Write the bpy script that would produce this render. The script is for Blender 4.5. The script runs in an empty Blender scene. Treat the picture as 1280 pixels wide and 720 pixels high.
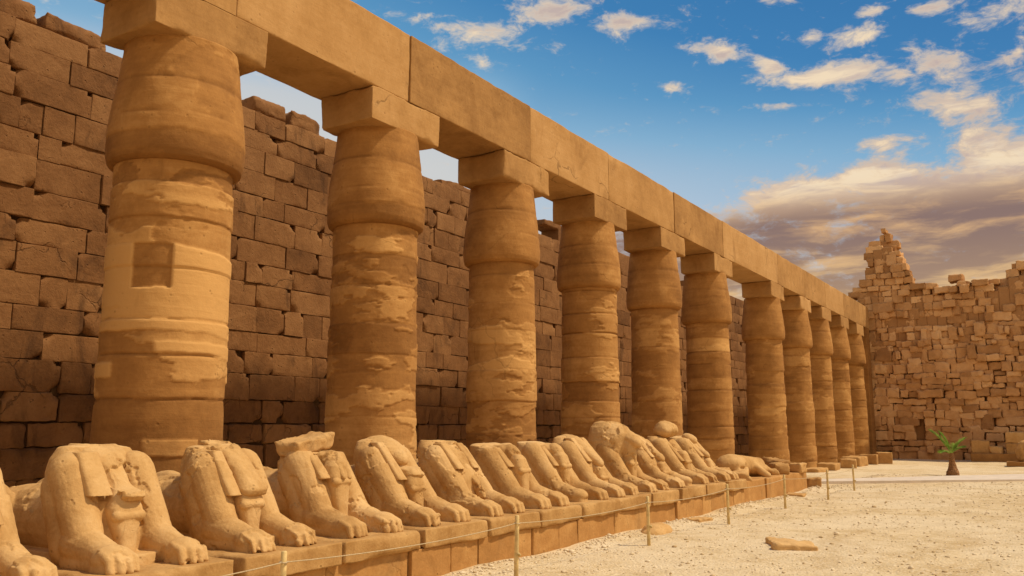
import bpy, math, random
import numpy as np
from mathutils import Vector, Matrix

S = bpy.context.scene
COL = S.collection
R = math.radians

# ------------------------------------------------------------------ camera
cam_d = bpy.data.cameras.new('camera')
cam = bpy.data.objects.new('camera', cam_d)
COL.objects.link(cam)
cam.location = (0, 0, 1.8)
cam.rotation_euler = (R(90 + 9.204), 0, R(32.5))
cam_d.sensor_width = 36
cam_d.sensor_fit = 'HORIZONTAL'
cam_d.lens = 36 * 1080 / 1280
cam_d.clip_start = 0.05
cam_d.clip_end = 3000
S.camera = cam

# ------------------------------------------------------------------ light
SUN_AZ = 33.0      # degrees from +X towards +Y
SUN_EL = 57.0
sd = Vector((math.cos(R(SUN_AZ)) * math.cos(R(SUN_EL)), math.sin(R(SUN_AZ)) * math.cos(R(SUN_EL)), math.sin(R(SUN_EL))))
sun_d = bpy.data.lights.new('sun', 'SUN')
sun_d.energy = 2.7
sun_d.angle = R(4)
sun_d.color = (1.0, 0.83, 0.60)
sun = bpy.data.objects.new('sun', sun_d)
COL.objects.link(sun)
sun.location = (20, 20, 40)
sun.rotation_euler = sd.to_track_quat('Z', 'Y').to_euler()

S.view_settings.view_transform = 'Standard'
S.view_settings.look = 'None'
S.view_settings.exposure = 0.6
S.view_settings.gamma = 1.0

world = bpy.data.worlds.new('World')
S.world = world
world.use_nodes = True
NT = world.node_tree
NT.nodes.clear()
SKY_STRENGTH = 0.12
SKY_GAIN = 1.0


class G:
    """small helper for node graphs"""
    def __init__(self, nt):
        self.nt = nt

    def n(self, t, **kw):
        nd = self.nt.nodes.new(t)
        for k, v in kw.items():
            setattr(nd, k, v)
        return nd

    def put(self, sock, v):
        if v is None:
            return
        if isinstance(v, (int, float)):
            sock.default_value = v
        elif isinstance(v, (tuple, list)):
            if len(v) == 3 and len(sock.default_value) == 4:
                v = (*v, 1)
            sock.default_value = v
        else:
            self.nt.links.new(v, sock)

    def m(self, op, a, b=None, c=None, clamp=False):
        nd = self.n('ShaderNodeMath', operation=op)
        nd.use_clamp = clamp
        for i, v in enumerate((a, b, c)):
            self.put(nd.inputs[i], v)
        return nd.outputs[0]

    def step(self, v, lo, hi, a=0.0, b=1.0, kind='SMOOTHSTEP'):
        nd = self.n('ShaderNodeMapRange', interpolation_type=kind)
        for i, x in enumerate((v, lo, hi, a, b)):
            self.put(nd.inputs[i], x)
        return nd.outputs[0]

    def mix(self, f, a, b, blend='MIX'):
        nd = self.n('ShaderNodeMix', data_type='RGBA', blend_type=blend)
        nd.clamp_factor = True
        self.put(nd.inputs[0], f)
        self.put(nd.inputs[6], a)
        self.put(nd.inputs[7], b)
        return nd.outputs[2]

    def noise(self, vec, scale, detail=5, rough=0.55, dist=0.0):
        nd = self.n('ShaderNodeTexNoise')
        if vec is not None:
            self.nt.links.new(vec, nd.inputs['Vector'])
        nd.inputs['Scale'].default_value = scale
        nd.inputs['Detail'].default_value = detail
        nd.inputs['Roughness'].default_value = rough
        nd.inputs['Distortion'].default_value = dist
        return nd.outputs[0]

    def scale(self, vec, s):
        nd = self.n('ShaderNodeVectorMath', operation='MULTIPLY')
        self.nt.links.new(vec, nd.inputs[0])
        nd.inputs[1].default_value = s
        return nd.outputs[0]

    def comb(self, x, y, z):
        nd = self.n('ShaderNodeCombineXYZ')
        for i, v in enumerate((x, y, z)):
            self.put(nd.inputs[i], v)
        return nd.outputs[0]


def build_world():
    g = G(NT)
    sky = g.n('ShaderNodeTexSky', sky_type='NISHITA')
    sky.sun_disc = False
    sky.sun_elevation = R(SUN_EL)
    sky.sun_rotation = R(90 - SUN_AZ)
    sky.air_density = 1.0
    sky.dust_density = 1.0
    sky.ozone_density = 2.0
    tc = g.n('ShaderNodeTexCoord')
    d = tc.outputs['Generated']
    sep = g.n('ShaderNodeSeparateXYZ')
    NT.links.new(d, sep.inputs[0])
    dx, dy, dz = sep.outputs
    el = g.m('MULTIPLY', g.m('ARCSINE', dz), 57.29578)
    az = g.m('MULTIPLY', g.m('ARCTAN2', dx, dy), 57.29578)
    # deep polarised blue overhead, pale towards the horizon (radiances are given as seen at the exposure used)
    k = SKY_GAIN / SKY_STRENGTH / (2.0 ** S.view_settings.exposure)
    tint = g.n('ShaderNodeValToRGB')
    er = tint.color_ramp
    er.elements[0].position = 0.0
    er.elements[0].color = (0.62, 0.62, 0.60, 1)
    for pos, c in ((0.15, (0.56, 0.59, 0.61)), (0.30, (0.41, 0.53, 0.65)), (0.45, (0.22, 0.42, 0.61)), (0.58, (0.10, 0.30, 0.53)), (0.70, (0.042, 0.205, 0.45))):
        e = er.elements.new(pos)
        e.color = (*c, 1)
    er.elements[-1].position = 1.0
    er.elements[-1].color = (0.012, 0.12, 0.34, 1)
    ela = g.m('ADD', el, g.step(az, -50, 0, -8, 5.0, 'LINEAR'))
    ela = g.m('SUBTRACT', ela, g.m('MULTIPLY', g.step(el, 22.5, 15.5), 3.5))
    # thin bright haze low behind the colonnade
    ela = g.m('SUBTRACT', ela, g.m('MULTIPLY', g.m('MULTIPLY', g.step(el, 24.5, 20.5), g.step(az, -30, -38)), 9.0))
    NT.links.new(g.m('DIVIDE', ela, 35.0, clamp=True), tint.inputs[0])
    nt_ = g.n('ShaderNodeVectorMath', operation='SCALE')
    NT.links.new(tint.outputs[0], nt_.inputs[0])
    nt_.inputs['Scale'].default_value = k
    base = g.mix(0.95, sky.outputs[0], nt_.outputs[0])
    # clouds, in directions (degrees)
    v0 = g.comb(az, g.m('MULTIPLY', el, 1.9), 0.0)
    wn = g.n('ShaderNodeTexNoise')
    NT.links.new(v0, wn.inputs['Vector'])
    wn.inputs['Scale'].default_value = 0.22
    wn.inputs['Detail'].default_value = 3
    wv = g.n('ShaderNodeVectorMath', operation='SUBTRACT')
    NT.links.new(wn.outputs['Color'], wv.inputs[0])
    wv.inputs[1].default_value = (0.5, 0.5, 0.5)
    wa = g.n('ShaderNodeVectorMath', operation='MULTIPLY_ADD')
    NT.links.new(wv.outputs[0], wa.inputs[0])
    wa.inputs[1].default_value = (3.0, 2.0, 0)
    NT.links.new(v0, wa.inputs[2])
    v = wa.outputs[0]
    n1 = g.noise(v, 0.42, 8, 0.60, 0.2)
    n2 = g.noise(g.scale(v, (0.32, 1.0, 1.0)), 0.42, 7, 0.60, 0.3)
    n3 = g.noise(v, 0.10, 4, 0.5)
    detail = g.noise(v, 1.3, 6, 0.65, 0.2)
    # each tuft is bent by the same wandering noise
    sepw = g.n('ShaderNodeSeparateXYZ')
    NT.links.new(v, sepw.inputs[0])
    azw = sepw.outputs[0]
    elw = g.m('DIVIDE', sepw.outputs[1], 1.9)

    def blob(a, e, sa, se, slope=0.0, amp=1.0):
        da = g.m('SUBTRACT', azw, a)
        de = g.m('SUBTRACT', g.m('SUBTRACT', elw, e), g.m('MULTIPLY', da, slope))
        q = g.m('ADD', g.m('POWER', g.m('ABSOLUTE', g.m('DIVIDE', da, sa)), 2.0),
                g.m('POWER', g.m('ABSOLUTE', g.m('DIVIDE', de, se)), 2.0))
        return g.m('MULTIPLY', g.m('EXPONENT', g.m('MULTIPLY', q, -1.0)), amp)
    blobs = None
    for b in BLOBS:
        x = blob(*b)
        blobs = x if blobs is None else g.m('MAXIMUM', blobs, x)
    # low bank on the right
    edge = g.m('ADD', g.step(az, -24, 0, 13.6, 15.2, 'LINEAR'), g.m('MULTIPLY', g.m('SUBTRACT', n3, 0.5), 5.0))
    bank = g.step(g.m('SUBTRACT', edge, el), -1.6, 1.6)
    bank = g.m('MULTIPLY', bank, g.step(az, -50, -21))
    # thin veil round the right hand clouds
    veil = g.m('MULTIPLY', g.step(az, -14, -4), g.step(el, 27, 19))
    dens = g.m('ADD', g.m('MULTIPLY', g.m('SUBTRACT', n1, 0.5), 0.95), g.m('MULTIPLY', g.m('SUBTRACT', detail, 0.5), 0.65))
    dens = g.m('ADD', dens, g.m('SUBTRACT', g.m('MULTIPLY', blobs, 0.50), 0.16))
    dens = g.m('ADD', dens, g.m('ADD', g.m('MULTIPLY', bank, 0.55), g.m('MULTIPLY', veil, 0.12)))
    mask = g.step(dens, -0.07, 0.42)
    thick = g.step(dens, 0.12, 0.46)
    low = g.step(el, 15.5, 12.5)
    lit = g.mix(g.step(el, 24.0, 14.5), (0.94, 0.73, 0.48), (0.86, 0.54, 0.27))
    hi_sh = g.mix(g.step(n2, 0.40, 0.60), (0.55, 0.44, 0.40), (0.90, 0.72, 0.50))
    bankc = g.mix(g.step(n2, 0.45, 0.75), (0.26, 0.165, 0.140), (0.74, 0.44, 0.21))
    ccol = g.mix(g.m('MULTIPLY', thick, g.m('SUBTRACT', 1.0, low)), lit, hi_sh)
    ccol = g.mix(g.m('MULTIPLY', g.m('MULTIPLY', low, bank), g.step(g.m('ADD', g.m('SUBTRACT', edge, el), g.m('MULTIPLY', g.m('SUBTRACT', n1, 0.5), 8.0)), -2.6, 0.4)), ccol, bankc)
    # warm light just above the horizon on the right
    glow = g.m('MULTIPLY', g.step(el, 12.5, 7.5), g.step(az, -40, -16))
    ccol = g.mix(g.m('MULTIPLY', glow, 0.75), ccol, g.mix(g.step(n2, 0.42, 0.62), (0.46, 0.29, 0.17), (0.82, 0.53, 0.24)))
    cs = g.n('ShaderNodeVectorMath', operation='SCALE')
    NT.links.new(ccol, cs.inputs[0])
    # unseen clouds beside and behind the viewer, added and brightened to fill shaded faces
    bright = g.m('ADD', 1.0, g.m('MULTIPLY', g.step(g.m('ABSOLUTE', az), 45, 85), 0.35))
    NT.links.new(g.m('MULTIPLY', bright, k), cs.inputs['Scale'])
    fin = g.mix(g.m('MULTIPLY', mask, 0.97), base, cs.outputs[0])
    bg = g.n('ShaderNodeBackground')
    bg.inputs[1].default_value = SKY_STRENGTH
    NT.links.new(fin, bg.inputs[0])
    out = g.n('ShaderNodeOutputWorld')
    NT.links.new(bg.outputs[0], out.inputs[0])


# cloud tufts: azimuth, elevation, half widths, slope, strength
BLOBS = [(-34.5, 25.6, 3.2, 0.9, 0, .9), (-34.6, 23.7, 1.0, .5, 0, .6), (-29.7, 26.9, 3.0, 0.9, 0, 1.0), (-24.3, 26.1, 2.6, 0.6, 0, 1.0), (-39.3, 26.2, 1.8, 0.5, 0, .7),
         (-18.3, 23.8, 2.4, 0.65, -.25, 1.05), (-15.3, 22.5, 1.6, 0.7, -.45, 1.0), (-11.3, 21.5, 3.8, 0.75, -.10, 1.25), (-9.6, 23.5, 1.8, 0.6, 0, 1.0), (-5.0, 21.2, 1.7, 0.9, -.3, .85),
         (-3.8, 18.5, 2.0, 1.0, -.3, .85), (-2.2, 15.9, 2.2, 1.2, -.2, .9), (-14.7, 20.2, 1.5, 0.25, -.08, .8), (-21.7, 21.9, 0.6, 0.4, 0, .8), (-13.3, 14.8, 3.4, 0.8, .06, 1.0),
         (-9, 15.4, 2.4, 0.9, .04, 1.0), (-8.7, 24.9, 1.0, 0.35, 0, .75), (-5.0, 24.6, 1.3, 0.4, 0, .75), (-14.1, 26.5, 1.1, 0.5, 0, .8), (-1.0, 24.0, 2.2, 0.9, 0, .7), (-1, 21, 1.5, .5, 0, .7),
         (-12.3, 23.9, .8, .5, .4, .7), (-9.0, 17.0, 1.6, .5, .1, .55),
         (10, 24, 9, 2, .1, .8), (22, 18, 7, 2, 0, .8), (-60, 28, 6, 1.5, 0, .7), (5, 36, 9, 2, .1, .8), (-20, 38, 8, 2, -.1, .7), (95, 28, 38, 20, 0, 1.2), (150, 32, 35, 22, 0, 1.2), (-140, 32, 45, 20, 0, 1.2)]  # last three: broad clouds out of view, added as fill for shaded stone
build_world()

# ------------------------------------------------------------------ numeric helpers
rng = np.random.default_rng(7)


def _hash(i, j, k, seed):
    h = (i * np.int64(374761393) + j * np.int64(668265263) + k * np.int64(2147483647 - 58) + np.int64(seed) * np.int64(1274126177)) & 0xffffffff
    h = ((h ^ (h >> 13)) * np.int64(1274126177)) & 0xffffffff
    h = ((h ^ (h >> 16)) * np.int64(2246822519 & 0x7fffffff)) & 0xffffffff
    return ((h ^ (h >> 15)) & 0xffff) / 65535.0


def vnoise(P, seed=0):
    P = np.asarray(P, float)
    I = np.floor(P).astype(np.int64)
    F = P - I
    F = F * F * (3 - 2 * F)
    out = np.zeros(len(P))
    for a in (0, 1):
        wa = F[:, 0] if a else 1 - F[:, 0]
        for b in (0, 1):
            wb = F[:, 1] if b else 1 - F[:, 1]
            for c in (0, 1):
                wc = F[:, 2] if c else 1 - F[:, 2]
                out += wa * wb * wc * _hash(I[:, 0] + a, I[:, 1] + b, I[:, 2] + c, seed)
    return out * 2 - 1


def fbm(P, seed=0, octaves=4, rough=0.5):
    P = np.asarray(P, float)
    a, s, t = 1.0, 0.0, np.zeros(len(P))
    for o in range(octaves):
        t += a * vnoise(P * (2.03 ** o) + o * 17.3, seed + o * 31)
        s += a
        a *= rough
    return t / s


def sstep(x, lo, hi):
    t = np.clip((x - lo) / (hi - lo), 0, 1)
    return t * t * (3 - 2 * t)


def link_mesh(name, V, Q, mat, parent=None, tone=None, smooth=True, loc=None, rotz=None, attrs=None):
    """V (n,3); Q (m,4) quads, or a list of faces"""
    me = bpy.data.meshes.new(name)
    V = np.asarray(V, np.float32)
    if isinstance(Q, np.ndarray):
        k = Q.shape[1]
        me.vertices.add(len(V))
        me.vertices.foreach_set('co', V.ravel())
        me.loops.add(Q.size)
        me.loops.foreach_set('vertex_index', Q.astype(np.int32).ravel())
        me.polygons.add(len(Q))
        me.polygons.foreach_set('loop_start', np.arange(0, Q.size, k, dtype=np.int32))
        me.polygons.foreach_set('loop_total', np.full(len(Q), k, np.int32))
        me.update(calc_edges=True)
        me.validate()
    else:
        me.from_pydata([tuple(map(float, v)) for v in V], [], Q)
        me.update()
    if smooth:
        me.polygons.foreach_set('use_smooth', np.ones(len(me.polygons), bool))
    if tone is not None:
        at = me.attributes.new('tone', 'FLOAT', 'POINT')
        at.data.foreach_set('value', np.asarray(tone, np.float32))
    for k_, v_ in (attrs or {}).items():
        at = me.attributes.new(k_, 'FLOAT', 'POINT')
        at.data.foreach_set('value', np.asarray(v_, np.float32))
    me.materials.append(mat)
    ob = bpy.data.objects.new(name, me)
    COL.objects.link(ob)
    if parent is not None:
        ob.parent = parent
    if loc is not None:
        ob.location = loc
    if rotz is not None:
        ob.rotation_euler = (0, 0, rotz)
    return ob


def tag(o, label=None, cat=None, group=None, kind=None):
    if label:
        o['label'] = label
    if cat:
        o['category'] = cat
    if group:
        o['group'] = group
    if kind:
        o['kind'] = kind
    return o


def thing(name, label, cat, loc=(0, 0, 0), rotz=0.0, group=None):
    o = bpy.data.objects.new(name, None)
    COL.objects.link(o)
    o.location = loc
    o.rotation_euler = (0, 0, rotz)
    o.empty_display_size = 0.3
    return tag(o, label, cat, group)


_lat = {}


def lattice(nx, ny, nz):
    """surface lattice of a box: integer points and quads"""
    key = (nx, ny, nz)
    if key in _lat:
        return _lat[key]
    idx = {}
    pts, quads = [], []

    def vid(p):
        if p not in idx:
            idx[p] = len(pts)
            pts.append(p)
        return idx[p]
    for ax, (n1, n2, n0) in enumerate(((ny, nz, nx), (nz, nx, ny), (nx, ny, nz))):
        for side in (0, n0):
            for i in range(n1):
                for j in range(n2):
                    c = []
                    for a, b in ((i, j), (i + 1, j), (i + 1, j + 1), (i, j + 1)):
                        p = [0, 0, 0]
                        p[ax] = side
                        p[(ax + 1) % 3] = a
                        p[(ax + 2) % 3] = b
                        c.append(vid(tuple(p)))
                    quads.append(c if side else c[::-1])
    r = (np.array(pts), np.array(quads))
    _lat[key] = r
    return r


def lines(h, cell, r):
    inner = max(1, int(round(2 * (h - r) / cell)))
    e = min(0.6 * r, 0.3 * (h - r))
    mid = np.linspace(-(h - r - e), h - r - e, inner + 1)
    return np.concatenate(([-h, -h + 0.45 * r, -h + r], mid, [h - r, h - 0.45 * r, h]))


def stone_block(hx, hy, hz, cell=0.15, r=0.03, rvar=2.0, rough=0.01, seed=0, freq=2.2, big=0.0, corner=0.0):
    """a worn stone block centred on the origin"""
    r = min(r, 0.45 * min(hx, hy, hz))
    L = [lines(h, cell, r) for h in (hx, hy, hz)]
    I, Q = lattice(*[len(l) - 1 for l in L])
    P = np.stack([L[a][I[:, a]] for a in range(3)], 1)
    H = np.array([hx, hy, hz])
    nz_ = fbm(P * freq + seed * 3.7, seed, 3)
    rr = r * (1 + rvar * np.clip(nz_ * 1.6, -0.45, 1.4))
    rr = np.minimum(rr, 0.7 * H.min())[:, None]
    q = np.clip(P, -(H - rr), H - rr)
    dlt = P - q
    ln = np.linalg.norm(dlt, axis=1, keepdims=True)
    ln[ln < 1e-9] = 1
    nrm = dlt / ln
    out = q + nrm * rr
    # never outside the block where no rounding is needed
    out = np.clip(out, -H, H)
    disp = rough * fbm(P * freq * 3 + seed * 1.3, seed + 5, 4, 0.6)
    if big:
        disp = disp + big * fbm(P * freq * 0.55 + seed, seed + 9, 2)
    out = out + nrm * disp[:, None]
    if corner > 0:
        rs = np.random.default_rng(seed + 77)
        for sx in (1,):
            for sy in (-1, 1):
                for sz in (-1, 1):
                    if rs.random() < corner:
                        c = np.array([sx * hx, sy * hy, sz * hz])
                        rad = rs.uniform(0.06, 0.18)
                        dd = (out - c) * np.array([1, rs.uniform(.6, 1.4), rs.uniform(.7, 1.6)])
                        w = 1 - sstep(np.linalg.norm(dd, axis=1), 0.25 * rad, rad)
                        out[:, 0] -= w * rs.uniform(0.10, 0.22) * (nrm[:, 0] > -0.5)
    return out, Q


class Pile:
    """several worn blocks collected into one mesh (the masonry of one wall)"""
    def __init__(self):
        self.V, self.Q, self.T, self.n = [], [], [], 0

    def add(self, V, Q, tone):
        self.V.append(V)
        self.Q.append(Q + self.n)
        self.T.append(np.full(len(V), tone) if np.isscalar(tone) else tone)
        self.n += len(V)

    def link(self, name, mat, parent=None, **kw):
        return link_mesh(name, np.concatenate(self.V), np.concatenate(self.Q), mat, parent, np.concatenate(self.T), **kw)


def rot3(rx, ry, rz):
    return np.array(Matrix.Rotation(rz, 3, 'Z') @ Matrix.Rotation(ry, 3, 'Y') @ Matrix.Rotation(rx, 3, 'X'))


# ------------------------------------------------------------------ materials
def stone_mat(name, c_dark, c_mid, c_light, scale=1.0, streak=0.0, bump=0.4, fine=18.0, tone_amt=0.6, stain=(0.12, 0.07, 0.035), stain_amt=0.35, pits=0.5, cracks=0.45):
    m = bpy.data.materials.new(name)
    m.use_nodes = True
    nt = m.node_tree
    nt.nodes.clear()
    g = G(nt)
    tc = g.n('ShaderNodeTexCoord')
    geo = g.n('ShaderNodeNewGeometry')
    oi = g.n('ShaderNodeObjectInfo')
    off = g.n('ShaderNodeVectorMath', operation='ADD')
    nt.links.new(tc.outputs['Object'], off.inputs[0])
    rv = g.m('MULTIPLY', oi.outputs['Random'], 37.0)
    nt.links.new(g.comb(rv, g.m('MULTIPLY', rv, 0.7), g.m('MULTIPLY', rv, 0.3)), off.inputs[1])
    v = off.outputs[0]
    at = g.n('ShaderNodeAttribute', attribute_name='tone')
    tone = at.outputs['Fac']
    big = g.noise(v, 0.7 * scale, 4, 0.55, 0.3)
    mid = g.noise(v, 3.2 * scale, 6, 0.62, 0.4)
    fin = g.noise(v, fine * scale, 5, 0.65)
    lay = g.noise(g.scale(v, (0.5, 0.5, 5.0)), 1.6 * scale, 5, 0.6, 0.5)
    t = g.m('ADD', g.m('MULTIPLY', big, 0.45), g.m('MULTIPLY', mid, 0.35))
    t = g.m('ADD', t, g.m('MULTIPLY', fin, 0.2))
    if streak:
        t = g.m('ADD', g.m('MULTIPLY', t, 1 - streak), g.m('MULTIPLY', lay, streak))
    t = g.m('ADD', t, g.m('MULTIPLY', g.m('SUBTRACT', tone, 0.5), tone_amt))
    ramp = g.n('ShaderNodeValToRGB')
    cr = ramp.color_ramp
    cr.elements[0].position = 0.30
    cr.elements[0].color = (*c_dark, 1)
    cr.elements[1].position = 0.72
    cr.elements[1].color = (*c_light, 1)
    e = cr.elements.new(0.5)
    e.color = (*c_mid, 1)
    nt.links.new(t, ramp.inputs[0])
    sn = g.noise(g.scale(v, (1.0, 1.0, 0.45)), 1.3 * scale, 6, 0.65, 0.8)
    col = g.mix(g.m('MULTIPLY', g.step(sn, 0.53, 0.70), stain_amt), ramp.outputs[0], stain)
    # pits and small dark holes
    vor = g.n('ShaderNodeTexVoronoi', feature='F1')
    nt.links.new(v, vor.inputs['Vector'])
    vor.inputs['Scale'].default_value = 9.0 * scale
    pit = g.m('MULTIPLY', g.step(vor.outputs['Distance'], 0.22, 0.05), g.step(mid, 0.50, 0.62))
    col = g.mix(g.m('MULTIPLY', pit, pits), col, tuple(0.45 * x for x in c_dark))
    # thin wandering cracks
    wn = g.n('ShaderNodeTexNoise')
    nt.links.new(v, wn.inputs['Vector'])
    wn.inputs['Scale'].default_value = 2.2 * scale
    wn.inputs['Detail'].default_value = 5
    wv = g.n('ShaderNodeVectorMath', operation='MULTIPLY_ADD')
    nt.links.new(wn.outputs['Color'], wv.inputs[0])
    wv.inputs[1].default_value = (0.55, 0.55, 0.55)
    nt.links.new(v, wv.inputs[2])
    ve = g.n('ShaderNodeTexVoronoi', feature='DISTANCE_TO_EDGE')
    nt.links.new(wv.outputs[0], ve.inputs['Vector'])
    ve.inputs['Scale'].default_value = 0.75 * scale
    crack = g.m('MULTIPLY', g.step(ve.outputs['Distance'], 0.012, 0.003), g.step(big, 0.55, 0.62))
    crack = g.m('MULTIPLY', crack, cracks)
    col = g.mix(crack, col, tuple(0.4 * x for x in c_dark))
    bs = g.n('ShaderNodeBsdfPrincipled')
    nt.links.new(col, bs.inputs['Base Color'])
    bs.inputs['Roughness'].default_value = 0.92
    bs.inputs['Specular IOR Level'].default_value = 0.15
    h = g.m('ADD', g.m('MULTIPLY', mid, 1.0), g.m('MULTIPLY', fin, 0.45))
    h = g.m('SUBTRACT', h, g.m('MULTIPLY', pit, 0.6))
    h = g.m('SUBTRACT', h, g.m('MULTIPLY', crack, 1.2))
    if streak:
        h = g.m('ADD', h, g.m('MULTIPLY', lay, 0.8))
    bp = g.n('ShaderNodeBump')
    bp.inputs['Strength'].default_value = bump
    bp.inputs['Distance'].default_value = 0.03
    nt.links.new(h, bp.inputs['Height'])
    nt.links.new(bp.outputs[0], bs.inputs['Normal'])
    out = g.n('ShaderNodeOutputMaterial')
    nt.links.new(bs.outputs[0], out.inputs[0])
    return m


def plain_mat(name, col, rough=0.8, var=0.25, scale=12.0, bump=0.2):
    m = bpy.data.materials.new(name)
    m.use_nodes = True
    nt = m.node_tree
    g = G(nt)
    bs = nt.nodes['Principled BSDF']
    tc = g.n('ShaderNodeTexCoord')
    n = g.noise(tc.outputs['Object'], scale, 5, 0.6)
    c = g.mix(g.step(n, 0.3, 0.7), tuple(x * (1 - var) for x in col), tuple(min(1, x * (1 + var)) for x in col))
    nt.links.new(c, bs.inputs['Base Color'])
    bs.inputs['Roughness'].default_value = rough
    bs.inputs['Specular IOR Level'].default_value = 0.2
    bp = g.n('ShaderNodeBump')
    bp.inputs['Strength'].default_value = bump
    bp.inputs['Distance'].default_value = 0.02
    nt.links.new(n, bp.inputs['Height'])
    nt.links.new(bp.outputs[0], bs.inputs['Normal'])
    return m


M_COL = stone_mat('column_sandstone', (0.235, 0.108, 0.030), (0.385, 0.192, 0.056), (0.60, 0.345, 0.120), 0.9, streak=0.25, bump=0.35, tone_amt=1.1, stain=(0.17, 0.078, 0.020), stain_amt=0.30, pits=0.35, cracks=0.22)
M_BEAM = stone_mat('beam_sandstone', (0.27, 0.140, 0.045), (0.43, 0.240, 0.084), (0.55, 0.33, 0.135), 0.8, streak=0.12, bump=0.35, tone_amt=0.9, stain=(0.22, 0.105, 0.030), stain_amt=0.40, pits=0.4, cracks=0.5)
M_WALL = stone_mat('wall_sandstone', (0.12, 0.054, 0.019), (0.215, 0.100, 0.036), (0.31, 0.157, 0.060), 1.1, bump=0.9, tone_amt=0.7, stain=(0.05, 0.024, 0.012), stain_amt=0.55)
M_PYLON = stone_mat('pylon_sandstone', (0.35, 0.180, 0.070), (0.52, 0.285, 0.118), (0.66, 0.405, 0.19), 0.9, bump=0.6, tone_amt=0.7, stain=(0.27, 0.14, 0.05), stain_amt=0.3, cracks=0.3)
M_SPHINX = stone_mat('statue_sandstone', (0.34, 0.180, 0.056), (0.54, 0.330, 0.128), (0.68, 0.46, 0.215), 1.3, bump=0.45, fine=26, tone_amt=0.9, stain=(0.30, 0.145, 0.040), stain_amt=0.5, pits=0.5, cracks=0.12)
M_PED = stone_mat('pedestal_sandstone', (0.30, 0.150, 0.045), (0.44, 0.228, 0.073), (0.60, 0.355, 0.13), 1.1, bump=0.5, tone_amt=0.8, stain_amt=0.35, cracks=0.3)
M_RUBBLE = stone_mat('rubble_sandstone', (0.34, 0.18, 0.06), (0.50, 0.29, 0.105), (0.62, 0.40, 0.17), 1.6, bump=0.5, tone_amt=0.8, stain_amt=0.25, cracks=0.2)
M_CORE = stone_mat('wall_core_stone', (0.05, 0.026, 0.010), (0.08, 0.042, 0.016), (0.11, 0.06, 0.023), 1.6, bump=0.6, stain_amt=0.2)
M_POST = plain_mat('painted_post_wood', (0.62, 0.46, 0.20), 0.6, 0.2, 14)
M_ROPE = plain_mat('pale_rope', (0.50, 0.39, 0.23), 0.9, 0.2, 60)
M_PATH = plain_mat('pale_path_concrete', (0.62, 0.53, 0.42), 0.9, 0.1, 3)
M_LEAF = plain_mat('palm_leaf', (0.22, 0.36, 0.06), 0.55, 0.45, 4)
M_LEAFDRY = plain_mat('dry_palm_fibre', (0.25, 0.125, 0.05), 0.9, 0.5, 20, 0.6)


def ground_mat():
    m = bpy.data.materials.new('pale_gravel_ground')
    m.use_nodes = True
    nt = m.node_tree
    g = G(nt)
    bs = nt.nodes['Principled BSDF']
    tc = g.n('ShaderNodeTexCoord')
    v = tc.outputs['Object']
    big = g.noise(v, 0.22, 5, 0.6, 0.5)
    mid = g.noise(v, 1.7, 6, 0.65, 0.3)
    fin = g.noise(v, 22.0, 4, 0.7)
    vor = g.n('ShaderNodeTexVoronoi', feature='F1')
    nt.links.new(v, vor.inputs['Vector'])
    vor.inputs['Scale'].default_value = 26.0
    vor.inputs['Randomness'].default_value = 1.0
    c = g.mix(g.step(mid, 0.32, 0.68), (0.52, 0.385, 0.20), (0.68, 0.54, 0.325))
    c = g.mix(g.m('MULTIPLY', g.step(big, 0.42, 0.62), 0.60), c, (0.72, 0.605, 0.41))
    tread = g.noise(g.scale(v, (1.0, 0.45, 1.0)), 0.55, 6, 0.62, 0.9)
    c = g.mix(g.m('MULTIPLY', g.step(tread, 0.52, 0.66), 0.45), c, (0.44, 0.295, 0.125))
    sepc = g.n('ShaderNodeSeparateColor')
    nt.links.new(vor.outputs['Color'], sepc.inputs[0])
    grain = g.m('ADD', g.m('MULTIPLY', sepc.outputs[0], 0.5), g.m('MULTIPLY', fin, 0.5))
    c = g.mix(g.step(grain, 0.30, 0.12), c, (0.34, 0.215, 0.09))
    c = g.mix(g.m('MULTIPLY', g.step(grain, 0.58, 0.78), 0.7), c, (0.78, 0.66, 0.46))
    nt.links.new(c, bs.inputs['Base Color'])
    bs.inputs['Roughness'].default_value = 0.95
    bs.inputs['Specular IOR Level'].default_value = 0.1
    h = g.m('ADD', g.m('MULTIPLY', vor.outputs['Distance'], -0.8), g.m('ADD', fin, g.m('MULTIPLY', mid, 1.5)))
    bp = g.n('ShaderNodeBump')
    bp.inputs['Strength'].default_value = 0.7
    bp.inputs['Distance'].default_value = 0.03
    nt.links.new(h, bp.inputs['Height'])
    nt.links.new(bp.outputs[0], bs.inputs['Normal'])
    return m


M_GROUND = ground_mat()

# ------------------------------------------------------------------ ground
def gh(x, y):
    P = np.stack([np.asarray(x, float), np.asarray(y, float), np.zeros(np.size(x))], 1)
    drift = np.exp(-((P[:, 0] + 6.45) / 0.30) ** 2) * np.clip(0.5 + 0.9 * fbm(P * 0.9, 21, 3), 0, 1) * (P[:, 1] < 27.5)
    return 0.035 * fbm(P * 0.35, 3, 3) + 0.018 * fbm(P * 1.6, 8, 3) + 0.10 * drift


def axis(a, b, fine, far):
    mid = np.arange(a, b + 1e-6, fine)
    g_ = []
    s, x = fine, 0
    while x < far:
        s *= 1.35
        x += s
        g_.append(x)
    g_ = np.array(g_)
    return np.concatenate((a - g_[::-1], mid, b + g_))


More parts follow.
